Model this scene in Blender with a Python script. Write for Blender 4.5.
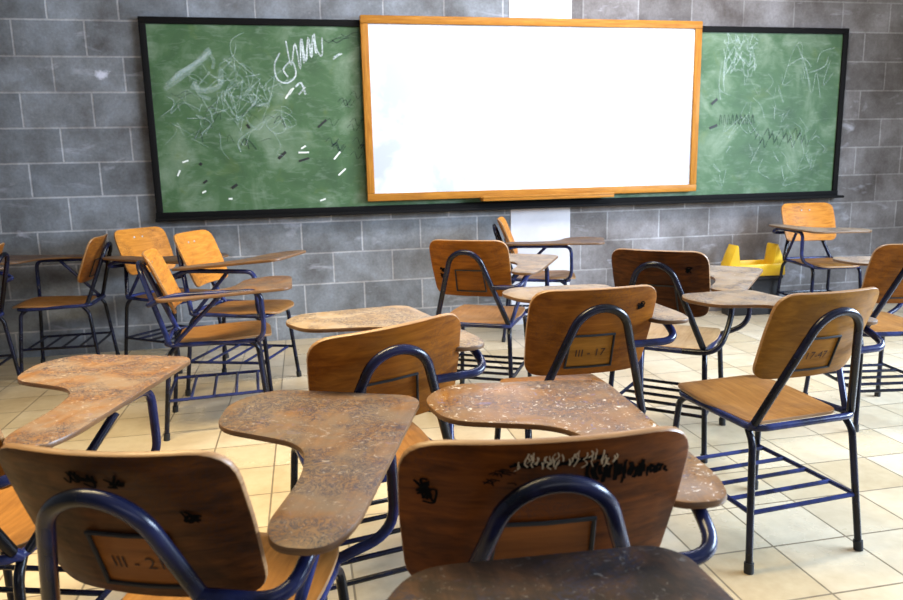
import bpy, bmesh, math, random
from mathutils import Vector, Matrix

for o in list(bpy.data.objects):
    bpy.data.objects.remove(o)
S = bpy.context.scene
COL = S.collection

# ------------------------------------------------------------------ camera
cam_d = bpy.data.cameras.new('camera')
cam = bpy.data.objects.new('camera', cam_d)
COL.objects.link(cam)
RT = Vector((0.97935908, -0.20088637, -0.02237115))
UP = Vector((0.05828773, 0.17470648, 0.98289378))
FW = Vector((0.19354157, 0.96390991, -0.18280959))
m = Matrix((RT, UP, -FW)).transposed().to_4x4()
m.translation = Vector((0, 0, 1.22))
cam.matrix_world = m
cam_d.sensor_width = 36.0
cam_d.lens = 717.67 / 903 * 36.0
cam_d.clip_start = 0.02
cam_d.dof.use_dof = True
cam_d.dof.focus_distance = 2.3
cam_d.dof.aperture_fstop = 6.3
S.camera = cam

# ------------------------------------------------------------------ world, lights, exposure
W = bpy.data.worlds.new('daylight')
S.world = W
W.use_nodes = True
bg = W.node_tree.nodes['Background']
bg.inputs[0].default_value = (0.72, 0.80, 1.0, 1)
bg.inputs[1].default_value = 0.55


def area(name, loc, target, sx, sy, power, col):
    d = bpy.data.lights.new(name, 'AREA')
    d.shape = 'RECTANGLE'
    d.size, d.size_y = sx, sy
    d.energy = power
    d.color = col
    o = bpy.data.objects.new(name, d)
    o.location = loc
    o.rotation_euler = (Vector(target) - Vector(loc)).to_track_quat('-Z', 'Y').to_euler()
    COL.objects.link(o)
    return o


area('window_light_right', (5.55, 1.3, 2.0), (1.8, 1.5, 0.0), 3.6, 1.4, 540, (0.62, 0.78, 1.0)).data.spread = math.radians(140)
area('window_light_rear', (1.6, -2.9, 2.2), (1.4, 4.0, 0.9), 5.0, 1.2, 28, (0.95, 0.95, 1.0))
area('ceiling_lamp_light', (-0.7, 2.2, 3.05), (-0.7, 2.2, 0.0), 2.0, 0.5, 88, (1.0, 0.80, 0.44)).data.spread = math.radians(115)
area('ceiling_lamp_light', (2.0, 3.6, 3.05), (1.8, 4.4, 1.2), 2.6, 0.5, 105, (0.97, 0.96, 1.0))
S.view_settings.view_transform = 'Standard'
S.view_settings.look = 'None'
S.view_settings.gamma = 1.0
S.view_settings.use_curve_mapping = False
S.view_settings.exposure = 0.20

YW = 5.25            # the board wall's plane


# ------------------------------------------------------------------ materials
class NT:
    def __init__(self, name):
        self.m = bpy.data.materials.new(name)
        self.m.use_nodes = True
        self.t = self.m.node_tree
        self.b = self.t.nodes['Principled BSDF']

    def n(self, kind, **kw):
        nd = self.t.nodes.new(kind)
        for k, v in kw.items():
            if k.startswith('i_'):
                nd.inputs[k[2:].replace('_', ' ')].default_value = v
            elif k.startswith('I'):
                nd.inputs[int(k[1:])].default_value = v
            else:
                setattr(nd, k, v)
        return nd

    def l(self, a, b):
        self.t.links.new(a, b)

    def ramp(self, src, stops, interp='LINEAR'):
        r = self.n('ShaderNodeValToRGB')
        r.color_ramp.interpolation = interp
        e = r.color_ramp.elements
        while len(e) < len(stops):
            e.new(0.5)
        for el, (p, c) in zip(e, stops):
            el.position = p
            el.color = (c, c, c, 1) if isinstance(c, (int, float)) else (*c, 1)
        self.l(src, r.inputs[0])
        return r.outputs[0]

    def mix(self, fac, a, b, mode='MIX'):
        x = self.n('ShaderNodeMix', data_type='RGBA', blend_type=mode)
        for s, v in ((x.inputs[0], fac), (x.inputs[6], a), (x.inputs[7], b)):
            if isinstance(v, (int, float)):
                s.default_value = v
            elif isinstance(v, (tuple, list)):
                s.default_value = (*v, 1)
            else:
                self.l(v, s)
        return x.outputs[2]

    def math(self, op, a, b=0.0):
        x = self.n('ShaderNodeMath', operation=op)
        for s, v in zip(x.inputs, (a, b)):
            if isinstance(v, (int, float)):
                s.default_value = v
            else:
                self.l(v, s)
        return x.outputs[0]

    def noise(self, vec, scale, detail=4, rough=0.55, dist=0.0):
        x = self.n('ShaderNodeTexNoise')
        x.inputs['Scale'].default_value = scale
        x.inputs['Detail'].default_value = detail
        x.inputs['Roughness'].default_value = rough
        x.inputs['Distortion'].default_value = dist
        self.l(vec, x.inputs['Vector'])
        return x.outputs['Fac']

    def coords(self, scale=(1, 1, 1), rand=False, loc=(0, 0, 0)):
        tc = self.n('ShaderNodeTexCoord')
        mp = self.n('ShaderNodeMapping')
        mp.inputs['Scale'].default_value = scale
        mp.inputs['Location'].default_value = loc
        if rand:
            oi = self.n('ShaderNodeObjectInfo')
            ad = self.n('ShaderNodeVectorMath', operation='ADD')
            sc = self.n('ShaderNodeVectorMath', operation='SCALE')
            cb = self.n('ShaderNodeCombineXYZ')
            self.l(oi.outputs['Random'], cb.inputs[0])
            self.l(oi.outputs['Random'], cb.inputs[1])
            self.l(oi.outputs['Random'], cb.inputs[2])
            self.l(cb.outputs[0], sc.inputs[0])
            sc.inputs['Scale'].default_value = 37.0
            self.l(tc.outputs['Object'], ad.inputs[0])
            self.l(sc.outputs[0], ad.inputs[1])
            self.l(ad.outputs[0], mp.inputs['Vector'])
        else:
            self.l(tc.outputs['Object'], mp.inputs['Vector'])
        return mp.outputs[0]

    def bump(self, h, strength=0.3, dist=0.005):
        b = self.n('ShaderNodeBump')
        b.inputs['Strength'].default_value = strength
        b.inputs['Distance'].default_value = dist
        self.l(h, b.inputs['Height'])
        self.l(b.outputs[0], self.b.inputs['Normal'])

    def base(self, c):
        s = self.b.inputs['Base Color']
        if isinstance(c, (tuple, list)):
            s.default_value = (*c, 1)
        else:
            self.l(c, s)

    def rough(self, v):
        s = self.b.inputs['Roughness']
        if isinstance(v, (int, float)):
            s.default_value = v
        else:
            self.l(v, s)


def plain(name, c, r=0.5, metal=0.0):
    t = NT(name)
    t.base(c)
    t.rough(r)
    t.b.inputs['Metallic'].default_value = metal
    return t.m


def wood(name, light, dark, grain=(3, 40, 40), wear=0.25, wearcol=(0.05, 0.035, 0.025), marks=0.35, rough=0.33, spec=0.09):
    """varnished plywood: stretched grain, worn dirty patches, pen scribbles"""
    t = NT(name)
    v = t.coords(grain, rand=True)
    g = t.noise(v, 1.6, 5, 0.6, 0.6)
    col = t.ramp(g, [(0.30, dark), (0.70, light)])
    v2 = t.coords((1, 1, 1), rand=True)
    big = t.noise(v2, 7.0, 5, 0.62, 0.4)
    wm = t.ramp(big, [(0.50, 0.0), (0.72, 1.0)])
    col = t.mix(t.math('MULTIPLY', wm, wear), col, wearcol)
    fine = t.noise(t.coords((1, 1, 1), rand=True, loc=(5, 3, 1)), 26.0, 3, 0.6, 3.5)
    band = t.ramp(fine, [(0.45, 0.0), (0.49, 1.0), (0.51, 1.0), (0.55, 0.0)])
    where = t.ramp(t.noise(t.coords((1, 1, 1), rand=True, loc=(9, 1, 4)), 6.0, 2, 0.5), [(0.48, 0.0), (0.60, 1.0)])
    mk = t.math('MULTIPLY', band, t.math('MULTIPLY', where, marks))
    col = t.mix(mk, col, (0.02, 0.018, 0.025))
    t.base(col)
    t.rough(t.ramp(big, [(0.35, rough), (0.75, rough + 0.25)]))
    t.b.inputs['Specular IOR Level'].default_value = spec
    t.bump(g, 0.08, 0.002)
    return t.m


def tablet_wood(name, light, dark, grime, spots=0.0, rough=0.4, marks=0.85, amount=0.75, spec=0.2):
    """scratched writing surface: bare wood under grey grime, ink scribbles and paint flecks"""
    t = NT(name)
    g = t.noise(t.coords((30, 4, 30), rand=True), 1.5, 5, 0.6, 0.7)
    col = t.ramp(g, [(0.28, dark), (0.72, light)])
    v2 = t.coords((1, 1, 1), rand=True)
    big = t.noise(v2, 8.0, 6, 0.7, 0.8)
    col = t.mix(t.math('MULTIPLY', t.ramp(big, [(0.36, 0.0), (0.60, 1.0)]), amount), col, grime)
    f1 = t.noise(t.coords((1, 1, 1), rand=True, loc=(2, 7, 3)), 24.0, 3, 0.65, 4.0)
    b1 = t.ramp(f1, [(0.44, 0.0), (0.485, 1.0), (0.515, 1.0), (0.56, 0.0)])
    w1 = t.ramp(t.noise(t.coords((1, 1, 1), rand=True, loc=(1, 9, 2)), 9.0, 2, 0.5), [(0.42, 0.0), (0.54, 1.0)])
    col = t.mix(t.math('MULTIPLY', t.math('MULTIPLY', b1, w1), marks), col, (0.022, 0.022, 0.04))
    f2 = t.noise(t.coords((1, 1, 1), rand=True, loc=(8, 2, 3)), 42.0, 4, 0.7, 2.0)
    col = t.mix(t.math('MULTIPLY', t.ramp(f2, [(0.60, 0.0), (0.66, 1.0)]), spots), col, (0.62, 0.58, 0.55))
    f3 = t.noise(t.coords((1, 1, 1), rand=True, loc=(3, 5, 8)), 30.0, 4, 0.7, 1.0)
    col = t.mix(t.math('MULTIPLY', t.ramp(f3, [(0.62, 0.0), (0.68, 1.0)]), spots * 0.8), col, (0.10, 0.11, 0.30))
    t.base(col)
    t.rough(t.ramp(big, [(0.3, rough), (0.7, rough + 0.2)]))
    t.b.inputs['Specular IOR Level'].default_value = spec
    t.bump(f1, 0.12, 0.002)
    return t.m


def metal_blue(name, c=(0.018, 0.022, 0.085), worn=(0.006, 0.006, 0.012)):
    t = NT(name)
    n = t.noise(t.coords((1, 1, 1), rand=True), 9.0, 4, 0.6)
    t.base(t.ramp(n, [(0.40, worn), (0.62, c)]))
    t.rough(0.26)
    t.b.inputs['Specular IOR Level'].default_value = 0.28
    return t.m


M = {}
M['frame_dark'] = metal_blue('dark_navy_enamel', (0.006, 0.008, 0.028), (0.003, 0.003, 0.005))
M['frame_blue'] = metal_blue('blue_enamel', (0.020, 0.030, 0.125), (0.007, 0.009, 0.032))
M['frame_mid'] = metal_blue('navy_enamel', (0.010, 0.013, 0.046), (0.004, 0.005, 0.010))
M['rubber'] = plain('black_rubber', (0.008, 0.008, 0.009), 0.7)
M['rivet'] = plain('steel_rivet', (0.35, 0.33, 0.30), 0.35, 0.9)
M['ink'] = plain('black_marker_ink', (0.004, 0.004, 0.004), 0.9)
M['ink'].node_tree.nodes['Principled BSDF'].inputs['Specular IOR Level'].default_value = 0.05
M['faded_ink'] = plain('faded_stencil_ink', (0.045, 0.018, 0.008), 0.9)
M['scratch'] = plain('bare_scratched_wood', (0.55, 0.42, 0.26), 0.6)
M['ply_edge'] = wood('plywood_edge', (0.36, 0.20, 0.085), (0.20, 0.10, 0.038), (8, 8, 160), 0.2, marks=0.0, spec=0.5)
M['tab_edge'] = wood('dark_tablet_edge', (0.17, 0.085, 0.034), (0.09, 0.042, 0.016), (8, 8, 160), 0.3, marks=0.0, spec=0.4)
M['patch'] = wood('unworn_orange_plywood', (0.24, 0.082, 0.016), (0.14, 0.045, 0.009), wear=0.1, marks=0.0)
M['patch_gold'] = wood('unworn_golden_plywood', (0.33, 0.145, 0.022), (0.20, 0.085, 0.012), wear=0.1, marks=0.0)
M['wood_mid'] = wood('orange_brown_plywood', (0.300, 0.104, 0.012), (0.150, 0.045, 0.006))
M['wood_gold'] = wood('golden_brown_plywood', (0.290, 0.128, 0.018), (0.165, 0.066, 0.009), marks=0.2)
M['wood_dark'] = wood('dark_brown_plywood', (0.105, 0.034, 0.007), (0.026, 0.008, 0.0028), wear=0.75, wearcol=(0.012, 0.007, 0.005))
M['wood_red'] = wood('reddish_brown_plywood', (0.175, 0.048, 0.007), (0.060, 0.016, 0.003), wear=0.65, wearcol=(0.020, 0.010, 0.006))
M['wood_lit'] = wood('lit_orange_plywood', (0.56, 0.225, 0.034), (0.34, 0.120, 0.016), wear=0.15, marks=0.5)  # orange plywood, with the light on the far chairs' fronts put into the colour
M['seat_gold'] = wood('worn_tan_seat_plywood', (0.300, 0.140, 0.038), (0.185, 0.078, 0.020), (40, 3, 40), 0.3, marks=0.1)
M['seat_pale'] = wood('pale_worn_seat_plywood', (0.36, 0.24, 0.125), (0.25, 0.15, 0.065), (40, 3, 40), 0.2, marks=0.1)
M['tab_brown'] = tablet_wood('brown_scribbled_tablet', (0.180, 0.092, 0.040), (0.095, 0.046, 0.019), (0.118, 0.092, 0.072), 0.2)
M['tab_fleck'] = tablet_wood('flecked_tablet', (0.25, 0.120, 0.030), (0.15, 0.062, 0.014), (0.150, 0.105, 0.075), 0.9, 0.24, spec=0.32)
M['tab_grey'] = tablet_wood('greyed_tablet', (0.27, 0.185, 0.105), (0.17, 0.105, 0.055), (0.25, 0.205, 0.165), 0.3)
M['tab_black'] = tablet_wood('blackened_tablet', (0.100, 0.048, 0.024), (0.030, 0.016, 0.009), (0.014, 0.011, 0.010), 0.12, 0.45, amount=0.9)
M['tab_orange'] = tablet_wood('orange_worn_tablet', (0.215, 0.100, 0.034), (0.125, 0.054, 0.017), (0.165, 0.128, 0.100), 0.2)


# ------------------------------------------------------------------ mesh helpers
def link(name, bm, mat, parent=None, smooth=True):
    me = bpy.data.meshes.new(name)
    bm.normal_update()
    bm.to_mesh(me)
    bm.free()
    if mat is not None:
        for mm in (mat if isinstance(mat, (list, tuple)) else [mat]):
            me.materials.append(mm)
    if smooth:
        for p in me.polygons:
            p.use_smooth = True
        me.set_sharp_from_angle(angle=math.radians(38))
    o = bpy.data.objects.new(name, me)
    COL.objects.link(o)
    if parent is not None:
        o.parent = parent
    return o


def tag(o, label=None, cat=None, group=None, kind=None):
    if label:
        o['label'] = label
    if cat:
        o['category'] = cat
    if group:
        o['group'] = group
    if kind:
        o['kind'] = kind
    return o


def box(bm, lo, hi, bevel=0.0, seg=2):
    r = bmesh.ops.create_cube(bm, size=1.0)
    vs = r['verts']
    for v in vs:
        v.co = Vector([(lo[i] + hi[i]) / 2 + v.co[i] * (hi[i] - lo[i]) for i in range(3)])
    if bevel > 0:
        es = list({e for v in vs for e in v.link_edges})
        bmesh.ops.bevel(bm, geom=es, offset=bevel, segments=seg, affect='EDGES', profile=0.5)


def fillet(pts, rad, n=6):
    """round the inner corners of a polyline; rad is one value or one per inner point"""
    pts = [Vector(p) for p in pts]
    out = [pts[0]]
    for i in range(1, len(pts) - 1):
        r = rad[i - 1] if isinstance(rad, (list, tuple)) else rad
        a, b, c = pts[i - 1], pts[i], pts[i + 1]
        u, w = (a - b), (c - b)
        lu, lw = u.length, w.length
        d = min(r, lu * 0.49, lw * 0.49)
        p0, p1 = b + u / lu * d, b + w / lw * d
        for k in range(n + 1):
            s = k / n
            out.append(p0 * (1 - s) ** 2 + b * 2 * s * (1 - s) + p1 * s * s)
    out.append(pts[-1])
    return out


def tube(bm, pts, r, seg=10, closed=False, flat=None):
    pts = [Vector(p) for p in pts]
    q = [pts[0]]
    for p in pts[1:]:
        if (p - q[-1]).length > 1e-5:
            q.append(p)
    pts = q
    n = len(pts)
    rings = []
    nrm = None
    for i, p in enumerate(pts):
        if closed:
            t = pts[(i + 1) % n] - pts[i - 1]
        else:
            t = pts[min(i + 1, n - 1)] - pts[max(i - 1, 0)]
        t.normalize()
        if nrm is None:
            a = Vector((0, 0, 1)) if abs(t.z) < 0.9 else Vector((1, 0, 0))
            nrm = (a - t * a.dot(t)).normalized()
        else:
            nrm = (nrm - t * nrm.dot(t)).normalized()
        bi = t.cross(nrm)
        rings.append([bm.verts.new(p + (nrm * math.cos(2 * math.pi * k / seg) + bi * math.sin(2 * math.pi * k / seg)) * r)
                      for k in range(seg)])
    m_ = n if closed else n - 1
    for i in range(m_):
        A, B = rings[i], rings[(i + 1) % n]
        for k in range(seg):
            bm.faces.new((A[k], A[(k + 1) % seg], B[(k + 1) % seg], B[k]))
    if not closed:
        bm.faces.new(rings[0][::-1])
        bm.faces.new(rings[-1])


def round_poly(pts, rads, n=6):
    P = [Vector((x, y)) for x, y in pts]
    out = []
    for i in range(len(P)):
        a, b, c = P[i - 1], P[i], P[(i + 1) % len(P)]
        r = rads[i]
        u, w = a - b, c - b
        d = min(r, u.length * 0.48, w.length * 0.48)
        p0, p1 = b + u.normalized() * d, b + w.normalized() * d
        for k in range(n + 1):
            s = k / n
            out.append(p0 * (1 - s) ** 2 + b * 2 * s * (1 - s) + p1 * s * s)
    return out


def plate(outline, thick, fn, bevel=0.003, cells=9):
    """a sheet of plywood: a 2-D outline filled with a grid, given thickness, then bent by fn(u, v, w)"""
    bm = bmesh.new()
    vs = [bm.verts.new((p.x, p.y, 0)) for p in outline]
    f = bm.faces.new(vs)
    x0, x1 = min(p.x for p in outline), max(p.x for p in outline)
    y0, y1 = min(p.y for p in outline), max(p.y for p in outline)
    for k in range(1, cells):
        for co, no in (((x0 + (x1 - x0) * k / cells, 0, 0), (1, 0, 0)), ((0, y0 + (y1 - y0) * k / cells, 0), (0, 1, 0))):
            bmesh.ops.bisect_plane(bm, geom=bm.verts[:] + bm.edges[:] + bm.faces[:], plane_co=co, plane_no=no)
    bm.normal_update()
    if bm.faces[:][0].normal.z < 0:
        bmesh.ops.reverse_faces(bm, faces=bm.faces[:])
    r = bmesh.ops.extrude_face_region(bm, geom=bm.faces[:])
    top = [g for g in r['geom'] if isinstance(g, bmesh.types.BMVert)]
    for v in top:
        v.co.z += thick
    bmesh.ops.recalc_face_normals(bm, faces=bm.faces[:])
    rim = [e for e in bm.edges if len(e.link_faces) == 2 and e.calc_face_angle(0) > 1.2]
    if bevel > 0:
        bmesh.ops.bevel(bm, geom=rim, offset=bevel, segments=2, affect='EDGES', profile=0.5)
    bm.normal_update()
    side = [abs(f.normal.z) < 0.5 for f in bm.faces]
    for f, s in zip(bm.faces, side):
        f.material_index = 1 if s else 0
    for v in bm.verts:
        v.co = Vector(fn(v.co.x, v.co.y, v.co.z))
    return bm


def ribbon(bm, pts, w, normal=Vector((0, -1, 0)), thick=0.0006):
    """a brush or chalk stroke lying on a surface"""
    normal = Vector(normal)
    pts = [Vector(p) for p in pts]
    n = len(pts)
    L, R_ = [], []
    for i, p in enumerate(pts):
        t = (pts[min(i + 1, n - 1)] - pts[max(i - 1, 0)]).normalized()
        s = t.cross(normal).normalized() * (w / 2)
        L.append(bm.verts.new(p + s + normal * thick))
        R_.append(bm.verts.new(p - s + normal * thick))
    for i in range(n - 1):
        bm.faces.new((L[i], L[i + 1], R_[i + 1], R_[i]))


def text_mesh(body, size, mat, name, parent, fn):
    cu = bpy.data.curves.new(name, 'FONT')
    cu.body = body
    cu.size = size
    cu.align_x = 'CENTER'
    cu.align_y = 'CENTER'
    tmp = bpy.data.objects.new(name + '_tmp', cu)
    COL.objects.link(tmp)
    dg = bpy.context.evaluated_depsgraph_get()
    me = bpy.data.meshes.new_from_object(tmp.evaluated_get(dg))
    bpy.data.objects.remove(tmp)
    bpy.data.curves.remove(cu)
    for v in me.vertices:
        v.co = Vector(fn(v.co.x, v.co.y))
    me.name = name
    me.materials.clear()
    me.materials.append(mat)
    o = bpy.data.objects.new(name, me)
    COL.objects.link(o)
    o.parent = parent
    return o


# ------------------------------------------------------------------ setting: floor
def struct(name, bm, mat, label=None, smooth=False):
    o = link(name, bm, mat, None, smooth)
    o['kind'] = 'structure'
    if label:
        o['label'] = label
    return o


t = NT('ceramic_floor_tile')
TS = 0.266
v = t.coords((1, 1, 1), loc=(-1.409 + 10 * TS, -1.872 + 20 * TS, 0))
bk = t.n('ShaderNodeTexBrick', offset=0.0, offset_frequency=2, squash=1.0)
bk.inputs['Scale'].default_value = 1.0
bk.inputs['Brick Width'].default_value = TS
bk.inputs['Row Height'].default_value = TS
bk.inputs['Mortar Size'].default_value = 0.0040
bk.inputs['Mortar Smooth'].default_value = 0.25
bk.inputs['Bias'].default_value = 0.0
bk.inputs['Color1'].default_value = (0.43, 0.345, 0.215, 1)
bk.inputs['Color2'].default_value = (0.56, 0.49, 0.375, 1)
bk.inputs['Mortar'].default_value = (0.085, 0.062, 0.04, 1)
t.l(v, bk.inputs['Vector'])
n1 = t.noise(t.coords((1, 1, 1)), 2.2, 5, 0.6)
dirt = t.ramp(n1, [(0.36, (0.72, 0.66, 0.58)), (0.62, (1, 1, 1))])
n2 = t.noise(t.coords((1, 1, 1)), 22, 4, 0.6)
col = t.mix(1.0, bk.outputs['Color'], dirt, 'MULTIPLY')
col = t.mix(0.25, col, t.ramp(n2, [(0.3, (0.40, 0.31, 0.19)), (0.7, (0.62, 0.52, 0.35))]))
t.base(col)
t.rough(t.ramp(n1, [(0.3, 0.36), (0.7, 0.24)]))
t.bump(t.math('SUBTRACT', 1.0, bk.outputs['Fac']), 0.4, 0.002)
bm = bmesh.new()
box(bm, (-3.4, -3.2, -0.12), (5.8, YW, 0.0))
struct('floor', bm, t.m, 'beige ceramic tile floor')


# ------------------------------------------------------------------ setting: walls
def block_mat(name, x0, bw, rh, z0, mortar, seed, c1, c2, smear=None):
    t = NT(name)
    tc = t.n('ShaderNodeTexCoord')
    sp = t.n('ShaderNodeSeparateXYZ')
    cb = t.n('ShaderNodeCombineXYZ')
    t.l(tc.outputs['Object'], sp.inputs[0])
    t.l(t.math('ADD', t.math('ADD', sp.outputs[0], sp.outputs[1]), -x0 + 40 * bw), cb.inputs[0])
    t.l(t.math('ADD', sp.outputs[2], -z0 + 20 * rh), cb.inputs[1])
    bk = t.n('ShaderNodeTexBrick', offset=0.5, offset_frequency=2, squash=1.0)
    bk.inputs['Scale'].default_value = 1.0
    bk.inputs['Brick Width'].default_value = bw
    bk.inputs['Row Height'].default_value = rh
    bk.inputs['Mortar Size'].default_value = 0.0068
    bk.inputs['Mortar Smooth'].default_value = 0.3
    bk.inputs['Bias'].default_value = 0.0
    bk.inputs['Color1'].default_value = (*c1, 1)
    bk.inputs['Color2'].default_value = (*c2, 1)
    bk.inputs['Mortar'].default_value = (*mortar, 1)
    t.l(cb.outputs[0], bk.inputs['Vector'])
    o = t.coords((1, 1, 1), loc=(seed, 0, 0))
    n1 = t.noise(o, 2.3, 6, 0.68)
    n2 = t.noise(o, 60, 4, 0.7)
    col = t.mix(1.0, bk.outputs['Color'], t.ramp(n1, [(0.32, (0.42, 0.37, 0.34)), (0.50, (0.85, 0.83, 0.82)), (0.68, (1.35, 1.37, 1.42))]), 'MULTIPLY')
    col = t.mix(1.0, col, t.ramp(n2, [(0.25, 0.80), (0.75, 1.15)]), 'MULTIPLY')
    # rubbed chalk and lime smears
    n3 = t.noise(t.coords((1, 1, 2.2), loc=(seed + 4, 2, 1)), 3.4, 4, 0.6, 0.6)
    col = t.mix(t.ramp(n3, [(0.62, 0.0), (0.80, 0.6)]), col, (0.50, 0.50, 0.55))
    if smear:
        # the one bold lime smear left of the chalkboard
        vd = t.n('ShaderNodeVectorMath', operation='MULTIPLY')
        gp = t.n('ShaderNodeVectorMath', operation='SUBTRACT')
        t.l(tc.outputs['Object'], gp.inputs[0])
        gp.inputs[1].default_value = smear
        t.l(gp.outputs[0], vd.inputs[0])
        vd.inputs[1].default_value = (4.6, 0.0, 8.0)
        ln = t.n('ShaderNodeVectorMath', operation='LENGTH')
        t.l(vd.outputs[0], ln.inputs[0])
        dd = t.math('ADD', ln.outputs['Value'], t.math('MULTIPLY', t.noise(t.coords((1, 1, 1)), 9.0, 4, 0.6), 1.4))
        col = t.mix(t.ramp(dd, [(0.80, 0.85), (1.0, 0.0)]), col, (0.62, 0.62, 0.70))
    t.base(col)
    t.rough(0.88)
    h = t.math('ADD', t.math('MULTIPLY', t.math('SUBTRACT', 1.0, bk.outputs['Fac']), 1.0), t.math('MULTIPLY', n2, 0.25))
    t.bump(h, 0.55, 0.006)
    return t.m


SC = YW / 4.80
BW, RH = 0.4125 * SC, 0.2056 * SC
Z3 = 1.22 - (1.22 - 0.6775) * SC        # joint below row 3, shared by both stretches
ML = block_mat('grey_concrete_block', -1.205 * SC + 0.075, 0.394 * SC, RH, Z3 - 3 * RH, (0.36, 0.36, 0.365), 0.0, (0.150, 0.160, 0.170), (0.215, 0.229, 0.243), (-1.235, YW, 1.865))
MR = block_mat('grey_concrete_block_warm', 2.133 * SC, 0.398 * SC, RH, Z3 - 3 * RH, (0.285, 0.275, 0.272), 3.0, (0.135, 0.124, 0.120), (0.205, 0.192, 0.190))
PX0, PX1 = 1.391 * SC, 1.827 * SC       # the painted column
XL, XR, YB, ZC = -3.4, 5.8, -3.2, 3.2
bm = bmesh.new()
box(bm, (XL, YW, -0.12), (PX0, YW + 0.15, ZC))
n0 = len(bm.faces)
box(bm, (PX1, YW, -0.12), (XR, YW + 0.15, ZC))
for i, f in enumerate(bm.faces):
    f.material_index = 0 if i < n0 else 1
struct('wall_front', bm, [ML, MR], 'unpainted grey concrete block wall behind the boards')

t = NT('white_painted_concrete')
n1 = t.noise(t.coords((1, 1, 1)), 3.0, 5, 0.6)
t.base(t.ramp(n1, [(0.3, (0.42, 0.41, 0.43)), (0.65, (0.54, 0.53, 0.55))]))
t.rough(0.7)
bm = bmesh.new()
box(bm, (PX0, YW - 0.006, -0.12), (PX1, YW + 0.15, ZC), 0.004, 1)
struct('trim_1', bm, t.m, 'white painted concrete column in the block wall')

ROOM_PAINT = plain('painted_block_wall', (0.20, 0.195, 0.19), 0.8)
CEIL = plain('ceiling_paint', (0.42, 0.42, 0.41), 0.85)
bm = bmesh.new()
box(bm, (XL - 0.15, YB, -0.12), (XL, YW + 0.15, ZC))
struct('wall_left', bm, ML, 'grey concrete block side wall')
bm = bmesh.new()       # right wall with its window opening
box(bm, (XR, YB, -0.12), (XR + 0.15, YW + 0.15, 1.25))
box(bm, (XR, YB, 2.75), (XR + 0.15, YW + 0.15, ZC))
box(bm, (XR, YB, 1.25), (XR + 0.15, -0.3, 2.75))
box(bm, (XR, 3.6, 1.25), (XR + 0.15, YW + 0.15, 2.75))
struct('wall_right', bm, MR, 'grey concrete block side wall with window')
bm = bmesh.new()
box(bm, (XL, YB - 0.15, -0.12), (XR, YB, 1.45))
box(bm, (XL, YB - 0.15, 2.85), (XR, YB, ZC))
box(bm, (XL, YB - 0.15, 1.45), (-1.2, YB, 2.85))
box(bm, (4.4, YB - 0.15, 1.45), (XR, YB, 2.85))
struct('wall_back', bm, ROOM_PAINT, 'rear classroom wall with windows')
bm = bmesh.new()
box(bm, (XL - 0.15, YB - 0.15, ZC), (XR + 0.15, YW + 0.15, ZC + 0.12))
struct('ceiling', bm, CEIL, 'pale classroom ceiling')

# ------------------------------------------------------------------ chalkboard
t = NT('green_chalkboard_slate')
o_ = t.coords((1, 1, 1))
n1 = t.noise(o_, 3.0, 6, 0.62, 0.5)
n2 = t.noise(t.coords((1, 1, 3.0)), 9.0, 5, 0.65, 0.8)
col = t.ramp(n1, [(0.30, (0.028, 0.072, 0.024)), (0.50, (0.050, 0.112, 0.040)), (0.68, (0.150, 0.215, 0.130))])
col = t.mix(t.ramp(n2, [(0.52, 0.0), (0.78, 0.45)]), col, (0.25, 0.32, 0.24))
n4 = t.noise(t.coords((1, 1, 1), loc=(3, 1, 5)), 5.0, 4, 0.6, 0.5)
col = t.mix(t.ramp(n4, [(0.58, 0.0), (0.72, 0.5)]), col, (0.10, 0.15, 0.028))
t.base(col)
t.rough(0.62)
SLATE = t.m
BLACKWOOD = plain('black_painted_wood', (0.005, 0.0045, 0.0045), 0.8)
BLACKWOOD.node_tree.nodes['Principled BSDF'].inputs['Specular IOR Level'].default_value = 0.15


def chalk_mat(name, c, lo, hi, emit=0):
    t = NT(name)
    n = t.noise(t.coords((1, 1, 1)), 120, 4, 0.75)
    n_b = t.noise(t.coords((1, 1, 1)), 9, 3, 0.6)
    t.base(c)
    t.rough(0.95)
    a = t.math('MULTIPLY', t.ramp(n, [(0.34, lo), (0.62, hi)]), t.ramp(n_b, [(0.3, 0.45), (0.6, 1.0)]))
    t.l(a, t.b.inputs['Alpha'])
    return t.m


CHALK = chalk_mat('white_chalk', (0.80, 0.86, 0.86), 0.15, 0.85)
CHALK_FAINT = chalk_mat('faint_chalk', (0.62, 0.74, 0.70), 0.03, 0.36)
CHALK_DARK = chalk_mat('dark_marker_scribble', (0.010, 0.022, 0.030), 0.10, 0.75)

BX0, BX1, BZ0, BZ1 = -0.902 * SC, 3.935 * SC, 1.22 - (1.22 - 0.938) * SC, 1.22 + (2.137 - 1.22) * SC
YF = YW - 0.035
board = bpy.data.objects.new('chalkboard', None)
COL.objects.link(board)
board.location = ((BX0 + BX1) / 2, YW, BZ0)
tag(board, 'long green chalkboard in a black wooden frame, scribbled with chalk, behind the whiteboard', 'chalkboard')
OX = (BX0 + BX1) / 2


def bl(x, y, z):     # wall coordinates to board-local
    return (x - OX, y - YW, z - BZ0)


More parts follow.
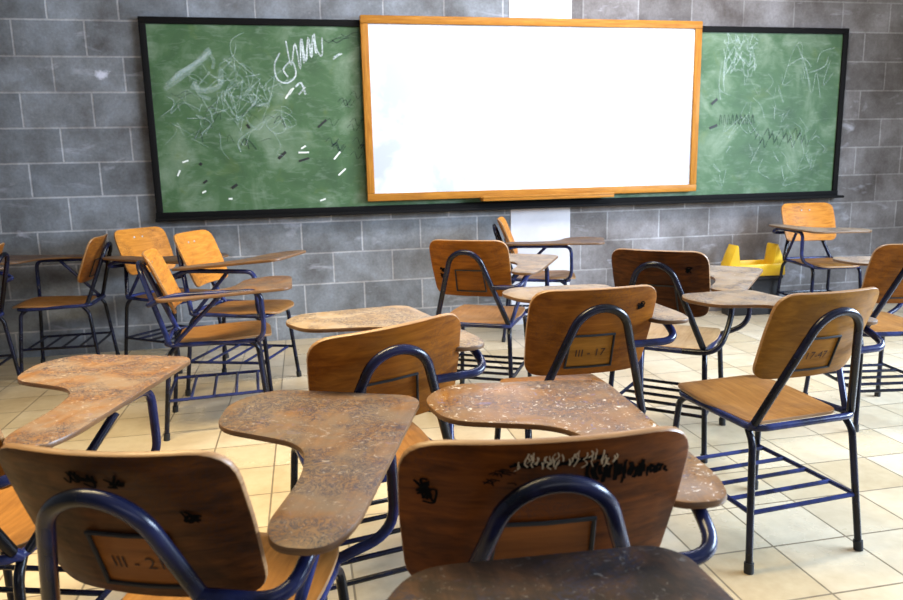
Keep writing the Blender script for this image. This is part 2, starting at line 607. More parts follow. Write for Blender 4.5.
bm = bmesh.new()
box(bm, bl(BX0 + 0.02, YW - 0.025, BZ0 + 0.02), bl(BX1 - 0.02, YW - 0.004, BZ1 - 0.02))
link('slate_panel', bm, SLATE, board, False)
FWD = 0.043
for lo, hi, nm in (((BX0, YW - 0.042, BZ1 - FWD), (BX1, YW - 0.002, BZ1), 'top_rail'),
                   ((BX0, YW - 0.042, BZ0 + FWD), (BX0 + FWD, YW - 0.002, BZ1 - FWD), 'side_rail'),
                   ((BX1 - FWD, YW - 0.042, BZ0 + FWD), (BX1, YW - 0.002, BZ1 - FWD), 'side_rail')):
    bm = bmesh.new()
    box(bm, bl(*lo), bl(*hi), 0.004)
    link(nm, bm, BLACKWOOD, board)
bm = bmesh.new()
box(bm, bl(BX0 - 0.005, YW - 0.042, BZ0), bl(BX1 + 0.005, YW - 0.002, BZ0 + FWD), 0.004)
box(bm, bl(BX0 + 0.0, YW - 0.10, BZ0 - 0.014), bl(BX1 + 0.02, YW - 0.004, BZ0 + 0.006), 0.004)
link('chalk_ledge', bm, BLACKWOOD, board)

rnd = random.Random(7)
YS = -0.0265


def smooth_pts(pts, n=5):
    out = []
    P = [pts[0]] + pts + [pts[-1]]
    for i in range(1, len(P) - 2):
        p0, p1, p2, p3 = P[i - 1], P[i], P[i + 1], P[i + 2]
        for k in range(n):
            s = k / n
            out.append(tuple(0.5 * (2 * p1[j] + (p2[j] - p0[j]) * s + (2 * p0[j] - 5 * p1[j] + 4 * p2[j] - p3[j]) * s * s
                                    + (3 * p1[j] - p0[j] - 3 * p2[j] + p3[j]) * s ** 3) for j in (0, 1)))
    out.append(pts[-1])
    return out


def scraps(name, bm, mat, parent, smooth):
    # every scrap is a piece of its own
    bm.verts.ensure_lookup_table()
    for k in range(0, len(bm.verts), 6):
        co = [v.co.copy() for v in bm.verts[k:k + 6]]
        b2 = bmesh.new()
        vs = [b2.verts.new(c) for c in co]
        for i in (0, 2):
            b2.faces.new((vs[i], vs[i + 2], vs[i + 3], vs[i + 1]))
        link(name, b2, mat, parent, smooth)


def strokes(name, mat, lst, w, kind='stuff'):
    bm = bmesh.new()
    k = 0
    for pts in lst:
        k += 1
        ribbon(bm, [(x - OX, YS, z - BZ0) for x, z in smooth_pts(pts)], w * rnd.uniform(0.7, 1.3), thick=0.0004 + 0.00006 * k)
    o = link(name, bm, mat, board, False)
    if kind:
        o['kind'] = kind
    return o


def zig(x0, x1, z0, z1, n, jit=0.02):
    return [(x0 + (x1 - x0) * i / n + rnd.uniform(-jit, jit), (z0 if i % 2 else z1) + rnd.uniform(-jit, jit)) for i in range(n + 1)]


PXL = (0.45 + 0.90) / 215.0 * (SC / 1.047)     # metres on the board per photo pixel, near enough for the left part


def lb(px, py):       # left part of the board: offsets measured on the photo
    return (BX0 + 0.045 + (px - 148) * 0.00628 * SC / 1.047, BZ1 - 0.045 - (py - 23) * 0.00622 * SC / 1.047)


def rb(px, py):       # right part
    return (BX1 - 0.045 - (838 - px) * 0.00795 * SC / 1.047, BZ1 - 0.045 - (py - 35) * 0.00755 * SC / 1.047)


def Lb(*pts):
    return [lb(*p) for p in pts]


def Rb(*pts):
    return [rb(*p) for p in pts]


# bold chalk tag, top right of the left part: a loop, then standing zigzags
strokes('chalk_tag', CHALK, [
    Lb((276, 50), (270, 62), (272, 76), (282, 80), (291, 72), (288, 58), (279, 66), (283, 74)),
    Lb((283, 38), (287, 62), (292, 40), (296, 66), (298, 36), (300, 60)),
    Lb((299, 35), (302, 58), (306, 34), (308, 54), (311, 32), (313, 50)),
    Lb((312, 30), (314, 46), (319, 52), (320, 34)),
    Lb((290, 84), (296, 80), (300, 92)), Lb((293, 92), (300, 84)),
    Lb((330, 56), (336, 52), (340, 50)), Lb((331, 54), (338, 50)),
], 0.012)
strokes('chalk_smear', CHALK_FAINT, [
    Lb((162, 82), (176, 70), (192, 60), (206, 50)), Lb((160, 86), (178, 74), (200, 56), (208, 48)),
    Lb((168, 78), (186, 64), (204, 54)), Lb((206, 50), (210, 58), (208, 66)), Lb((172, 72), (190, 62), (207, 46)),
    Lb((186, 82), (198, 88), (214, 82), (216, 66)), Lb((190, 78), (194, 92), (204, 96)),
], 0.030)
fa = []
for _ in range(70):
    x, y = rnd.uniform(178, 275), rnd.uniform(70, 132)
    n = rnd.randint(2, 4)
    pts = [(x, y)]
    for _k in range(n):
        x += rnd.uniform(-14, 16)
        y += rnd.uniform(-16, 14)
        pts.append((min(max(x, 152), 355), min(max(y, 30), 205)))
    fa.append(Lb(*pts))
fa += [Lb((215, 110), (222, 84), (230, 108), (238, 78), (246, 104), (254, 80), (262, 98), (270, 72)),
       Lb((196, 96), (206, 112), (214, 92), (226, 112)), Lb((230, 78), (238, 60), (244, 84))]
strokes('chalk_scribble', CHALK_FAINT, fa, 0.0055)
dk = []
for _ in range(16):
    x, y = rnd.uniform(318, 356), rnd.choice([96, 122, 146, 152]) + rnd.uniform(-6, 6)
    dk.append(Lb((x, y), (x + 5, y - 4), (x + 8, y + 4), (x + 14, y - 3)))
for _ in range(14):
    x, y = rnd.uniform(180, 300), rnd.uniform(96, 150)
    dk.append(Lb((x, y), (x + rnd.uniform(2, 7), y - rnd.uniform(2, 9)), (x + rnd.uniform(6, 12), y + rnd.uniform(-3, 6))))
for x, y in ((170, 92), (166, 90), (330, 36), (340, 30), (322, 36)):
    dk.append(Lb((x, y), (x + 5, y + 3), (x + 12, y - 1), (x + 18, y - 2)))
strokes('marker_scribble', CHALK_DARK, dk, 0.007)
# dark and white tape scraps and knocked patches
scr = []
bm = bmesh.new()
for i, (x0, y0, x1, y1) in enumerate(((311, 126, 320, 118), (268, 158, 276, 151), (289, 161, 300, 158), (188, 161, 190, 163), (190, 182, 194, 179), (218, 188, 224, 184), (238, 122, 241, 126))):
    ribbon(bm, [(p[0] - OX, YS, p[1] - BZ0) for p in Lb((x0, y0), ((x0 + x1) / 2, (y0 + y1) / 2), (x1, y1))], 0.014 + 0.005 * (i % 2), thick=0.002)
scraps('dark_tape_scrap', bm, plain('black_tape', (0.012, 0.014, 0.012), 0.6), board, False)
bm = bmesh.new()
for (x0, y0, x1, y1) in ((279, 96, 286, 86), (283, 92, 288, 85), (326, 160, 333, 152), (292, 148, 297, 145), (289, 152, 300, 152), (309, 204, 315, 202), (330, 177, 338, 170), (165, 174, 168, 168), (171, 160, 177, 158), (188, 192, 192, 190), (214, 199, 218, 199)):
    ribbon(bm, [(p[0] - OX, YS, p[1] - BZ0) for p in Lb((x0, y0), ((x0 + x1) / 2, (y0 + y1) / 2), (x1, y1))], 0.011, thick=0.002)
scraps('white_tape_scrap', bm, plain('white_tape', (0.75, 0.78, 0.70), 0.7), board, False)
# right part of the board
strokes('chalk_tag', CHALK_FAINT, [
    *[Rb(*[(714 + rnd.uniform(-3, 3) + 2.5 * i + rnd.uniform(-1.5, 1.5), yy + (7 if i % 2 else 0) + rnd.uniform(-4, 4)) for i in range(14)])
      for yy in (36, 41, 46, 51, 56, 61, 66)],
    Rb((712, 62), (710, 80), (712, 98)), Rb((716, 66), (714, 84)),
    Rb((718, 40), (714, 70), (716, 90)), Rb((740, 44), (746, 60), (742, 76)),
    Rb((776, 84), (786, 50), (794, 44), (796, 62), (801, 78)), Rb((780, 66), (796, 58), (806, 66)),
    Rb((800, 66), (808, 92), (812, 72), (818, 96)), Rb((804, 72), (820, 66), (824, 56)), Rb((790, 46), (800, 66), (806, 84)),
    Rb((826, 60), (820, 84), (830, 72)), Rb((812, 62), (816, 52), (830, 48)),
    Rb((812, 138), (816, 134), (820, 136)), Rb((774, 114), (780, 112)),
], 0.008)
fa = []
for _ in range(45):
    x, y = rnd.uniform(706, 820), rnd.uniform(70, 180)
    fa.append(Rb((x, y), (x + rnd.uniform(-8, 10), y + rnd.uniform(6, 14)), (x + rnd.uniform(-4, 14), y + rnd.uniform(-8, 20))))
strokes('chalk_scribble', CHALK_FAINT, fa, 0.0045)
dk = []
for i in range(9):
    x = 712 + i * 4.2
    dk.append(Rb((x, 122), (x + 1, 112), (x + 3, 121)))
for i in range(12):
    x = 745 + i * 5
    y = 132 + (i % 3) * 5
    dk.append(Rb((x, y), (x + 4, y - 6), (x + 6, y + 3), (x + 9, y - 4)))
strokes('marker_scribble', CHALK_DARK, dk, 0.007)
bm = bmesh.new()
for (x0, y0, x1, y1) in ((703, 102, 709, 97), (702, 125, 710, 122)):
    ribbon(bm, [(p[0] - OX, YS, p[1] - BZ0) for p in Rb((x0, y0), ((x0 + x1) / 2, (y0 + y1) / 2), (x1, y1))], 0.02, thick=0.002)
scraps('dark_tape_scrap', bm, bpy.data.materials['black_tape'], board, False)

# ------------------------------------------------------------------ whiteboard
WX0, WX1 = 0.408 * SC, 2.748 * SC
WZ0, WZ1 = 1.22 - (1.22 - 1.008) * SC, 1.22 + (2.160 - 1.22) * SC
wb = bpy.data.objects.new('whiteboard', None)
COL.objects.link(wb)
WOX = (WX0 + WX1) / 2
wb.location = (WOX, YW - 0.045, WZ0)
tag(wb, 'blank whiteboard in a honey-coloured wooden frame mounted over the middle of the chalkboard', 'whiteboard')


def wl(x, d, z):
    return (x - WOX, -d, z - WZ0)


t = NT('white_laminate')
n1 = t.noise(t.coords((1, 1, 1)), 1.6, 5, 0.6, 0.3)
smu = t.ramp(n1, [(0.40, (0.80, 0.80, 0.80)), (0.56, (0.46, 0.49, 0.54))])
t.base(smu)
t.rough(0.35)
bm = bmesh.new()
box(bm, wl(WX0 + 0.03, 0.002, WZ0 + 0.03), wl(WX1 - 0.03, 0.024, WZ1 - 0.03))
link('writing_panel', bm, t.m, wb, False)
HONEY = wood('honey_varnished_wood', (0.46, 0.20, 0.032), (0.28, 0.105, 0.015), (3, 40, 40), 0.15, marks=0.0, rough=0.35)
HONEYV = wood('honey_varnished_upright', (0.46, 0.20, 0.032), (0.28, 0.105, 0.015), (40, 40, 3), 0.15, marks=0.0, rough=0.35)
FT = 0.054
for lo, hi, nm, mt in (((WX0, 0, WZ1 - FT), (WX1, 0.042, WZ1), 'top_rail', HONEY), ((WX0, 0, WZ0), (WX1, 0.042, WZ0 + FT), 'bottom_rail', HONEY),
                       ((WX0, 0, WZ0 + FT), (WX0 + FT, 0.040, WZ1 - FT), 'side_rail', HONEYV), ((WX1 - FT, 0, WZ0 + FT), (WX1, 0.040, WZ1 - FT), 'side_rail', HONEYV)):
    bm = bmesh.new()
    a, b = wl(*lo), wl(*hi)
    box(bm, (a[0], b[1], a[2]), (b[0], a[1], b[2]), 0.006)
    link(nm, bm, mt, wb)
bm = bmesh.new()
TX0, TX1 = 1.164 * SC, 2.095 * SC
a, b = wl(TX0, 0.0, WZ0 - 0.022), wl(TX1, 0.11, WZ0 + 0.004)
box(bm, (a[0], b[1], a[2]), (b[0], a[1] - 0.002, b[2]), 0.005)
a, b = wl(TX0, 0.10, WZ0 + 0.0), wl(TX1, 0.115, WZ0 + 0.014)
box(bm, (a[0], b[1], a[2]), (b[0], a[1], b[2]), 0.004)
link('pen_tray', bm, HONEY, wb)


# ------------------------------------------------------------------ tablet-arm chair
def back_y(z):                       # the backrest and the hoop share one slope
    return 0.052 - (z - 0.59) * 0.40


def hoop_y(z):
    return 0.045 - (z - 0.45) * 0.335


TH = 0.012                           # plywood of the back


def back_fn(u, v, w):
    """u across, v up the slope, w thickness towards the sitter; cupped around the sitter's back"""
    z = 0.59 + v * 0.927
    y = back_y(z) + 0.010 + w * 0.93 + 0.9 * (u * u) - 0.012
    return (u, y, z + w * 0.37)


def seat_fn(u, v, w):
    dip = -0.010 * math.exp(-((v - 0.20) / 0.11) ** 2) * (1 - (u / 0.2) ** 2)
    roll = -0.020 * max(0, (v - 0.43) / 0.08) ** 2
    return (u, v, 0.434 + w + dip + roll + 0.010 * (v - 0.08) / 0.42)


def back_pt(u, v, off=0.001):
    z = 0.59 + v * 0.927
    return (u, back_y(z) + 0.9 * u * u - 0.002 - off, z)


BACK_OUT = round_poly([(-0.184, -0.018), (0.184, -0.018), (0.193, 0.14), (0.192, 0.280), (-0.192, 0.280), (-0.193, 0.14)],
                      [0.050, 0.050, 0.03, 0.060, 0.060, 0.03])
SEAT_OUT = round_poly([(-0.165, 0.075), (0.165, 0.075), (0.188, 0.30), (0.165, 0.50), (-0.165, 0.50), (-0.188, 0.30)],
                      [0.04, 0.04, 0.1, 0.09, 0.09, 0.1])
TAB_OUT = round_poly([(0.186, 0.06), (0.220, 0.0), (0.300, 0.0), (0.322, 0.08), (0.308, 0.645), (0.275, 0.680), (-0.055, 0.700), (-0.125, 0.60),
                      (-0.085, 0.44), (0.135, 0.37), (0.180, 0.24)],
                     [0.05, 0.05, 0.05, 0.06, 0.03, 0.03, 0.05, 0.06, 0.06, 0.09, 0.09])
TZ = 0.690


def hoop_pts():
    r, zc = 0.084, 0.716
    pts = [(-0.178, hoop_y(0.45), 0.45)]
    L_ = []
    for k in range(0, 19):
        a = math.radians(161 - k * (142 / 18))
        L_.append((r * math.cos(a), hoop_y(zc + r * math.sin(a)), zc + r * math.sin(a)))
    return pts + L_ + [(0.178, hoop_y(0.45), 0.45)]


PARTS = {}


def part(key, name, bm, mats, smooth=True):
    o = link(name, bm, mats, None, smooth)
    PARTS[key] = o.data
    bpy.data.objects.remove(o)


def build_parts():
    WM = [M['wood_mid'], M['ply_edge']]
    part('backrest', 'backrest', plate(BACK_OUT, TH, back_fn, 0.003, 10), WM)
    part('seat', 'seat', plate(SEAT_OUT, 0.012, seat_fn, 0.003, 10), WM)
    part('tablet', 'tablet', plate(TAB_OUT, 0.013, lambda u, v, w: (u, v, TZ + w), 0.0035, 8), WM)
    bm = bmesh.new()
    tube(bm, hoop_pts(), 0.0125, 12)
    part('hoop', 'back_hoop', bm, M['frame_dark'])
    # thin strap frame on the back of the plywood
    bm = bmesh.new()
    def bp(u, v):
        z = 0.59 + v * 0.927
        return (u, back_y(z) + 0.9 * u * u - 0.006, z)
    tube(bm, [bp(-0.072, 0.012), bp(-0.066, 0.125)], 0.0035, 6)
    tube(bm, [bp(0.072, 0.012), bp(0.066, 0.125)], 0.0035, 6)
    tube(bm, [bp(-0.069, 0.125), bp(0.0, 0.125), bp(0.069, 0.125)], 0.0035, 6)
    tube(bm, [bp(-0.074, 0.012), bp(0.0, 0.012), bp(0.074, 0.012)], 0.0035, 6)
    part('strap', 'back_strap', bm, M['rubber'])
    part('patch', 'number_panel', plate(round_poly([(-0.070, 0.006), (0.070, 0.006), (0.065, 0.121), (-0.065, 0.121)], [0.003] * 4), 0.0012,
                                        lambda u, v, w: back_pt(u, v, w - 0.0008), 0.0, 6), [M['patch'], M['patch']])
    bm = bmesh.new()
    for u, v in ((-0.03, 0.22),):
        bmesh.ops.create_uvsphere(bm, u_segments=10, v_segments=6, radius=0.007,
                                  matrix=Matrix.Translation(back_fn(u, v, TH)) @ Matrix.Scale(0.4, 4, (0, 1, 0)))
    part('rivet', 'rivet', bm, M['rivet'])
    # seat frame: a rounded loop of tube with a straight rear crossbar
    bm = bmesh.new()
    loop = fillet([(0, 0.03, 0.440), (0.188, 0.03, 0.440), (0.168, 0.455, 0.426), (-0.168, 0.455, 0.426), (-0.188, 0.03, 0.440), (0, 0.03, 0.440)],
                  [0.05, 0.06, 0.06, 0.05], 6)[:-1]
    tube(bm, loop, 0.011, 10, closed=True)
    for sx in (-1, 1):
        tube(bm, [(sx * 0.178, hoop_y(0.45) - 0.002, 0.452), (sx * 0.183, 0.06, 0.434)], 0.0125, 10)
    part('seat_frame', 'seat_frame', bm, M['frame_blue'])
    legs = {'rl': (-1, 0), 'rr': (1, 0), 'fl': (-1, 1), 'fr': (1, 1)}
    for k, (sx, fr) in legs.items():
        bm = bmesh.new()
        if fr:
            p = [(sx * 0.166, 0.40, 0.424), (sx * 0.170, 0.432, 0.40), (sx * 0.192, 0.465, 0.02)]
        else:
            p = [(sx * 0.176, 0.075, 0.432), (sx * 0.184, 0.040, 0.395), (sx * 0.205, 0.0, 0.02)]
        tube(bm, fillet(p, 0.04, 6), 0.011, 10)
        part('leg_' + k, 'leg', bm, M['frame_dark'])
        bm = bmesh.new()
        e = Vector(p[-1])
        d = (e - Vector(p[1])).normalized()
        tube(bm, [e - d * 0.012, e + d * 0.001, Vector((e.x, e.y, 0.0005)) + Vector((d.x, d.y, 0)) * 0.018], 0.0145, 10)
        part('cap_' + k, 'foot_cap', bm, M['rubber'])
    # book rack
    bm = bmesh.new()
    zr = 0.182
    for sx in (-1, 1):
        tube(bm, [(sx * 0.195, 0.018, zr), (sx * 0.182, 0.448, zr)], 0.008, 8)
    for i in range(5):
        y = 0.018 + i * 0.1
        x = 0.195 - 0.013 * i / 4
        tube(bm, [(-x, y, zr), (x, y, zr)], 0.0075, 8)
    part('rack', 'book_rack', bm, M['frame_blue'])
    # arm tube, raised kind: off the hoop at mid back, forward under the tablet, down and in to the seat rail
    zt = TZ - 0.0115
    bm = bmesh.new()
    tube(bm, fillet([(0.113, hoop_y(0.632) - 0.002, 0.632), (0.250, -0.025, 0.636), (0.258, 0.075, zt), (0.280, 0.46, zt), (0.282, 0.465, 0.480),
                     (0.172, 0.43, 0.432)], [0.07, 0.06, 0.05, 0.07], 8), 0.0115, 10)
    part('arm_high', 'arm_support', bm, M['frame_blue'])
    bm = bmesh.new()
    tube(bm, fillet([(0.10, 0.026, 0.442), (0.235, 0.026, 0.446), (0.262, 0.12, 0.56), (0.262, 0.155, zt), (0.280, 0.46, zt), (0.282, 0.465, 0.480),
                     (0.172, 0.43, 0.432)], [0.07, 0.07, 0.05, 0.05, 0.07], 8), 0.0115, 10)
    part('arm_low', 'arm_support', bm, M['frame_dark'])
    bm = bmesh.new()
    tube(bm, [(0.184, 0.07, 0.445), (0.240, 0.20, zt - 0.0005)], 0.010, 10)
    tube(bm, [(0.240, 0.18, zt - 0.001), (0.240, 0.30, zt - 0.001)], 0.010, 10)
    part('brace', 'tablet_brace', bm, M['frame_blue'])
    bm = bmesh.new()
    tube(bm, [(0.184, 0.07, 0.445), (0.232, 0.30, zt - 0.0005)], 0.010, 10)
    part('brace_long', 'tablet_brace', bm, M['frame_blue'])
    bm = bmesh.new()
    tube(bm, [(0.190, 0.07, 0.440), (0.297, 0.27, zt - 0.0005)], 0.010, 10)
    part('brace_out', 'tablet_brace', bm, M['frame_dark'])


build_parts()


def child(key, name, parent, mats=None):
    o = bpy.data.objects.new(name, PARTS[key])
    COL.objects.link(o)
    o.parent = parent
    if mats:
        for i, mm in enumerate(mats):
            o.material_slots[i].link = 'OBJECT'
            o.material_slots[i].material = mm
    return o


GRP = 'tablet-arm chairs of the classroom'


def chair(x, y, rot, s, label, back, seat, tab, arm='high', text=None, tone='dark', brace='brace', tilt=0.0, tdx=0.0, tdy=0.0, tdz=0.0, tsy=1.0, bw=1.0, roll=0.0, bdx=0.0, tsx=1.0, txp=0.12, ax=1.0, patch=False, rack='frame_dark', adz=0.0):
    r = bpy.data.objects.new('tablet_arm_chair', None)
    COL.objects.link(r)
    r.location = (x, y, 0)
    r.rotation_euler = (0, 0, math.radians(rot))
    r.scale = (s, s, s)
    tag(r, label, 'chair', GRP)
    E_ = M['ply_edge']
    b = child('backrest', 'backrest', r, [M[back], E_])
    pb = Vector((0, 0, 0.72))
    b.matrix_local = (Matrix.Translation(pb + Vector((bdx, 0, 0))) @ Matrix.Rotation(math.radians(roll), 4, 'Y') @ Matrix.Translation(-pb)
                      @ Matrix.Diagonal((bw, 1, 1, 1)))
    child('rivet', 'rivet', b)
    child('rivet', 'rivet', b).location = (0.06, 0, 0)
    child('strap', 'back_strap', b)
    if text or patch:
        pm = M['patch'] if back in ('wood_dark', 'wood_red') else M['patch_gold']
        child('patch', 'number_panel', b, [pm, pm])
    child('seat', 'seat', r, [M[seat], E_])
    fm = M['frame_' + tone]
    child('hoop', 'back_hoop', r, [fm])
    child('seat_frame', 'seat_frame', r)
    for k in ('rl', 'rr', 'fl', 'fr'):
        l_ = child('leg_' + k, 'leg', r)
        child('cap_' + k, 'foot_cap', l_)
    child('rack', 'book_rack', r, [M[rack]])
    if tab:
        tb = child('tablet', 'tablet', r, [M[tab], M['tab_edge']])
        piv = Vector((0.26, 0.12, TZ))
        tb.matrix_local = (Matrix.Translation(piv + Vector((tdx, tdy, tdz))) @ Matrix.Rotation(math.radians(tilt), 4, 'X')
                           @ Matrix.Translation((txp - piv.x, 0, 0)) @ Matrix.Diagonal((tsx, tsy, 1, 1))
                           @ Matrix.Translation((-txp, -piv.y, -piv.z)))
        am = child('arm_' + arm, 'arm_support', r)
        am.matrix_local = Matrix.Translation((0.113 * (1 - ax), 0, adz)) @ Matrix.Diagonal((ax, 1, 1, 1))
        if brace:
            child(brace, 'tablet_brace', r)
    if text:
        text_mesh(text, 0.036, M['faded_ink'], 'painted_number', b,
                  lambda u, v: back_pt(u, 0.062 + v, 0.0016))
    return r, b


CH = {}
CH['FL'] = chair(-0.280, 1.030, -20.0, 1.003, 'brown chair nearest the camera on the left, marked III - 21, its tablet whole in view',
                 'wood_dark', 'seat_gold', 'tab_brown', text='III - 21', bw=0.945, tone='mid')
CH['C'] = chair(0.316, 0.916, -5.5, 1.006, 'reddish brown chair in the middle foreground with black scribbles and scratches across its back',
                'wood_red', 'seat_gold', 'tab_fleck', patch=True, rack='frame_blue', bw=1.09, tone='mid', tdx=-0.005, tdy=0.03, tdz=0.0, adz=0.01, tsy=0.955, tsx=1.03, txp=0.25)
CH['NEAR'] = chair(0.168, 0.160, 0.0, 1.0, 'chair at the bottom edge showing only its blackened tablet',
                   'wood_dark', 'seat_gold', 'tab_black')
CH['L'] = chair(-0.818, 1.540, -17.0, 1.0, 'chair cut off by the left edge, its worn orange tablet over bare floor',
                'wood_mid', 'seat_gold', 'tab_orange', brace='brace_out')
CH['M'] = chair(0.186, 1.700, 12.0, 1.0, 'orange brown chair left of centre with a bright blue arm tube',
                'wood_mid', 'seat_gold', 'tab_grey', tdx=-0.035, tsy=0.93, roll=-5, bw=1.03, tone='mid', adz=0.065, tdz=0.06, tdy=0.0)
CH['N'] = chair(0.755, 3.33, -30.0, 1.03, 'orange brown chair before the white column, two black smudges on its back',
                'wood_mid', 'seat_gold', 'tab_grey')
CH['Q'] = chair(0.815, 1.94, -1.0, 1.020, 'brown chair in the middle of the room, right behind the glossy flecked tablet',
                'wood_mid', 'seat_gold', 'tab_grey', text='III - 17', adz=0.045, tdz=0.04, tdy=-0.03, tdx=-0.012)
CH['R'] = chair(1.395, 2.665, -42.0, 1.025, 'darkest brown chair right of centre with a low looping arm tube and pale seat',
                'wood_dark', 'seat_pale', 'tab_grey', arm='low', brace=None)
CH['T'] = chair(1.449, 1.776, 5.0, 0.998, 'golden brown chair on the right marked 17-47, legs and book rack in full view',
                'wood_gold', 'seat_gold', 'tab_grey', text='17-47', tsy=0.9, bw=0.95, bdx=0.012, tdx=-0.005, tsx=0.78, ax=0.8, rack='frame_blue', tdz=0.03, adz=0.03, tdy=0.02)
CH['V'] = chair(2.588, 2.63, -9.5, 1.0, 'chair cut off by the right edge of the picture', 'wood_mid', 'seat_gold', 'tab_grey', brace=None, tsx=0.75, txp=0.30)
CH['W'] = chair(3.83, 4.95, 172.0, 1.03, 'orange chair against the wall beneath the right end of the chalkboard',
                'wood_lit', 'seat_gold', 'tab_grey', brace='brace_long', bw=1.05)
CH['A'] = chair(-0.700, 3.57, -86.0, 1.01, 'blue framed chair turned sideways on the left, in front of the other orange backed chairs',
                'wood_lit', 'seat_gold', 'tab_orange', tone='blue', brace='brace_long', tsy=0.86, tilt=2, tdz=-0.03, rack='frame_blue')
CH['B'] = chair(-0.615, 4.25, -111.0, 1.045, 'orange backed chair just behind the sideways blue framed chair, tablets almost touching',
                'wood_lit', 'seat_gold', 'tab_orange', tone='blue', brace='brace_long', tsy=0.86, tilt=5, rack='frame_blue')
CH['D'] = chair(-1.055, 4.985, -129.0, 1.02, 'orange backed chair against the wall under the left end of the chalkboard',
                'wood_lit', 'seat_gold', 'tab_brown', brace='brace_long')
CH['E'] = chair(-1.29, 4.86, 90.0, 0.99, 'side-on chair facing left against the dark lower wall, seat lit',
                'wood_mid', 'seat_gold', 'tab_brown', brace='brace_long', tilt=2)
CH['F'] = chair(-1.71, 4.36, 92.0, 1.0, 'chair at the far left edge, only a sliver of its back in view',
                'wood_mid', 'seat_gold', 'tab_brown', brace='brace_long')
CH['P'] = chair(1.385, 4.93, -109.0, 1.0, 'chair seen edge on before the white column, narrow orange back and level tablet',
                'wood_lit', 'seat_gold', 'tab_brown', brace='brace_long')

# marker scrawl on the back of the middle foreground chair
rnd = random.Random(3)
b = CH['C'][1]
bm = bmesh.new()


def bstroke(bm, pts, w, off=0.0012):
    P = [back_pt(u, v, off) for u, v in smooth_pts(pts, 4)]
    ribbon(bm, P, w, Vector((0, -0.93, -0.37)), 0.0004)


for i in range(26):
    u = 0.045 + i * 0.0045 + rnd.uniform(-.002, .002)
    h = 0.018 * rnd.uniform(0.5, 1.2) * (1 if i < 18 else 0.6)
    v0 = 0.222 - 0.0006 * i + rnd.uniform(-.004, .004)
    bstroke(bm, [(u, v0 + h), (u + rnd.uniform(-.004, .004), v0), (u + rnd.uniform(-.004, .006), v0 - h)], rnd.uniform(0.003, 0.006), 0.0012 + i * 0.00002)
bstroke(bm, [(-0.05, 0.245), (-0.03, 0.238), (-0.01, 0.246), (0.02, 0.240), (0.05, 0.247), (0.075, 0.240)], 0.006)
bstroke(bm, [(-0.055, 0.240), (-0.03, 0.246), (0.0, 0.238), (0.03, 0.247), (0.07, 0.250)], 0.005, 0.0016)
for u, v, n in ((-0.165, 0.20, 9), (-0.155, 0.185, 6)):
    for i in range(n):
        bstroke(bm, [(u + rnd.uniform(-.008, .012), v + rnd.uniform(-.016, .016)), (u + rnd.uniform(-.008, .012), v + rnd.uniform(-.016, .016)),
                     (u + rnd.uniform(-.008, .012), v + rnd.uniform(-.016, .016))], 0.0035, 0.0012 + 0.0001 * i)
for i in range(12):
    u, v = rnd.uniform(-0.09, -0.05), rnd.uniform(0.205, 0.245)
    bstroke(bm, [(u, v), (u + 0.008, v + rnd.uniform(-.008, .008)), (u + 0.012, v - 0.004)], 0.002, 0.0012)
tag(link('marker_scrawl', bm, M['ink'], b, False), 'black marker scrawl', kind='stuff')
bm = bmesh.new()
for i in range(46):
    u = rnd.uniform(-0.045, 0.085)
    v = 0.244 + rnd.uniform(-.010, .014)
    bstroke(bm, [(u, v + 0.007), (u + rnd.uniform(-.004, .004), v), (u + rnd.uniform(-.005, .005), v - 0.006)], rnd.uniform(0.001, 0.0022), 0.0018 + i * 0.00001)
tag(link('scratch_mark', bm, M['scratch'], b, False), 'pale scratches through the varnish', kind='stuff')
# ink blots on other backs
for key, spots in (('FL', ((-0.02, 0.235, 5), (-0.045, 0.24, 4), (0.115, 0.165, 10), (0.02, 0.235, 4))), ('N', ((-0.135, 0.125, 7), (-0.135, 0.09, 7))),
                   ('Q', ((0.135, 0.215, 8),)), ('R', ((0.12, 0.20, 8),))):
    bm = bmesh.new()
    for u, v, n in spots:
        for i in range(n):
            bstroke(bm, [(u + rnd.uniform(-.016, .016), v + rnd.uniform(-.012, .012)), (u + rnd.uniform(-.012, .012), v + rnd.uniform(-.014, .014)),
                         (u + rnd.uniform(-.016, .016), v + rnd.uniform(-.012, .012))], 0.004 if key != 'N' else 0.006, 0.0012 + 0.0001 * i)
    tag(link('ink_mark', bm, M['ink'], CH[key][1], False), 'black ink marks', kind='stuff')

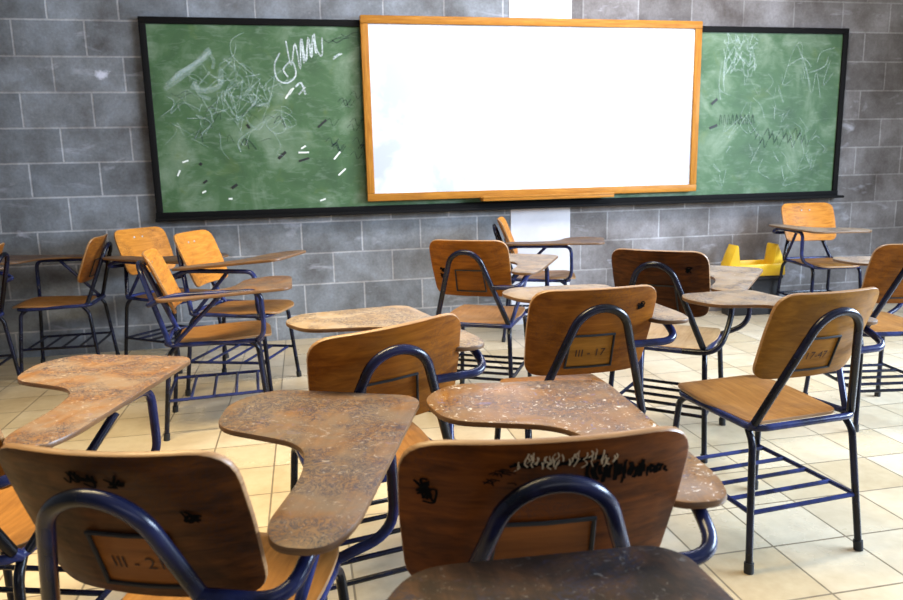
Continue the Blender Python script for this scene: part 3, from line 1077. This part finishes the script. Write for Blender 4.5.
# ------------------------------------------------------------------ yellow plastic tub by the wall
YEL = NT('yellow_plastic')
n1 = YEL.noise(YEL.coords((1, 1, 1)), 6, 4, 0.6)
YEL.base(YEL.ramp(n1, [(0.3, (0.72, 0.40, 0.012)), (0.7, (0.86, 0.55, 0.02))]))
YEL.rough(0.4)
tub = bpy.data.objects.new('plastic_tub', None)
COL.objects.link(tub)
tub.location = (3.47, 5.08, 0.315)
tub.rotation_euler = (0, 0, math.radians(-4))
tag(tub, 'yellow plastic tray with two raised pointed ends, standing low against the wall', 'tray')
# side profile seen from the room: two peaked end walls and low front and back walls
for sx in (-1, 1):
    bm = bmesh.new()
    prof = [(sx * 0.245, 0.0), (sx * 0.238, 0.07), (sx * 0.205, 0.17), (sx * 0.170, 0.250), (sx * 0.158, 0.240), (sx * 0.142, 0.120), (sx * 0.130, 0.0)]
    fr = [bm.verts.new((x, -0.07, z)) for x, z in prof]
    bk_ = [bm.verts.new((x * 0.99, 0.07, z)) for x, z in prof]
    n = len(prof)
    bm.faces.new(fr if sx < 0 else fr[::-1])
    bm.faces.new(bk_[::-1] if sx < 0 else bk_)
    for q in range(n):
        a_, b_ = q, (q + 1) % n
        f = (fr[a_], bk_[a_], bk_[b_], fr[b_])
        bm.faces.new(f if sx < 0 else f[::-1])
    bmesh.ops.recalc_face_normals(bm, faces=bm.faces[:])
    bmesh.ops.bevel(bm, geom=bm.edges[:], offset=0.006, segments=2, affect='EDGES', profile=0.5)
    link('end_wall', bm, YEL.m, tub)
bm = bmesh.new()
box(bm, (-0.225, -0.080, 0.0), (0.225, -0.064, 0.095), 0.008)
link('front_wall', bm, YEL.m, tub)
bm = bmesh.new()
box(bm, (-0.225, 0.064, 0.0), (0.225, 0.080, 0.110), 0.008)
link('rear_wall', bm, YEL.m, tub)
bm = bmesh.new()
box(bm, (-0.225, -0.07, 0.0), (0.225, 0.07, 0.02), 0.004)
link('bottom_panel', bm, YEL.m, tub)
cr = bpy.data.objects.new('storage_crate', None)
COL.objects.link(cr)
cr.location = (3.47, 5.08, 0)
cr.rotation_euler = (0, 0, math.radians(-4))
tag(cr, 'low black crate under the yellow plastic tray', 'crate')
DK = plain('black_plastic', (0.012, 0.012, 0.014), 0.5)
bm = bmesh.new()
box(bm, (-0.21, -0.07, 0.0), (0.21, 0.07, 0.298), 0.012)
link('crate_body', bm, DK, cr)
bm = bmesh.new()
box(bm, (-0.222, -0.082, 0.292), (0.222, 0.082, 0.314), 0.006)
link('crate_rim', bm, DK, cr)
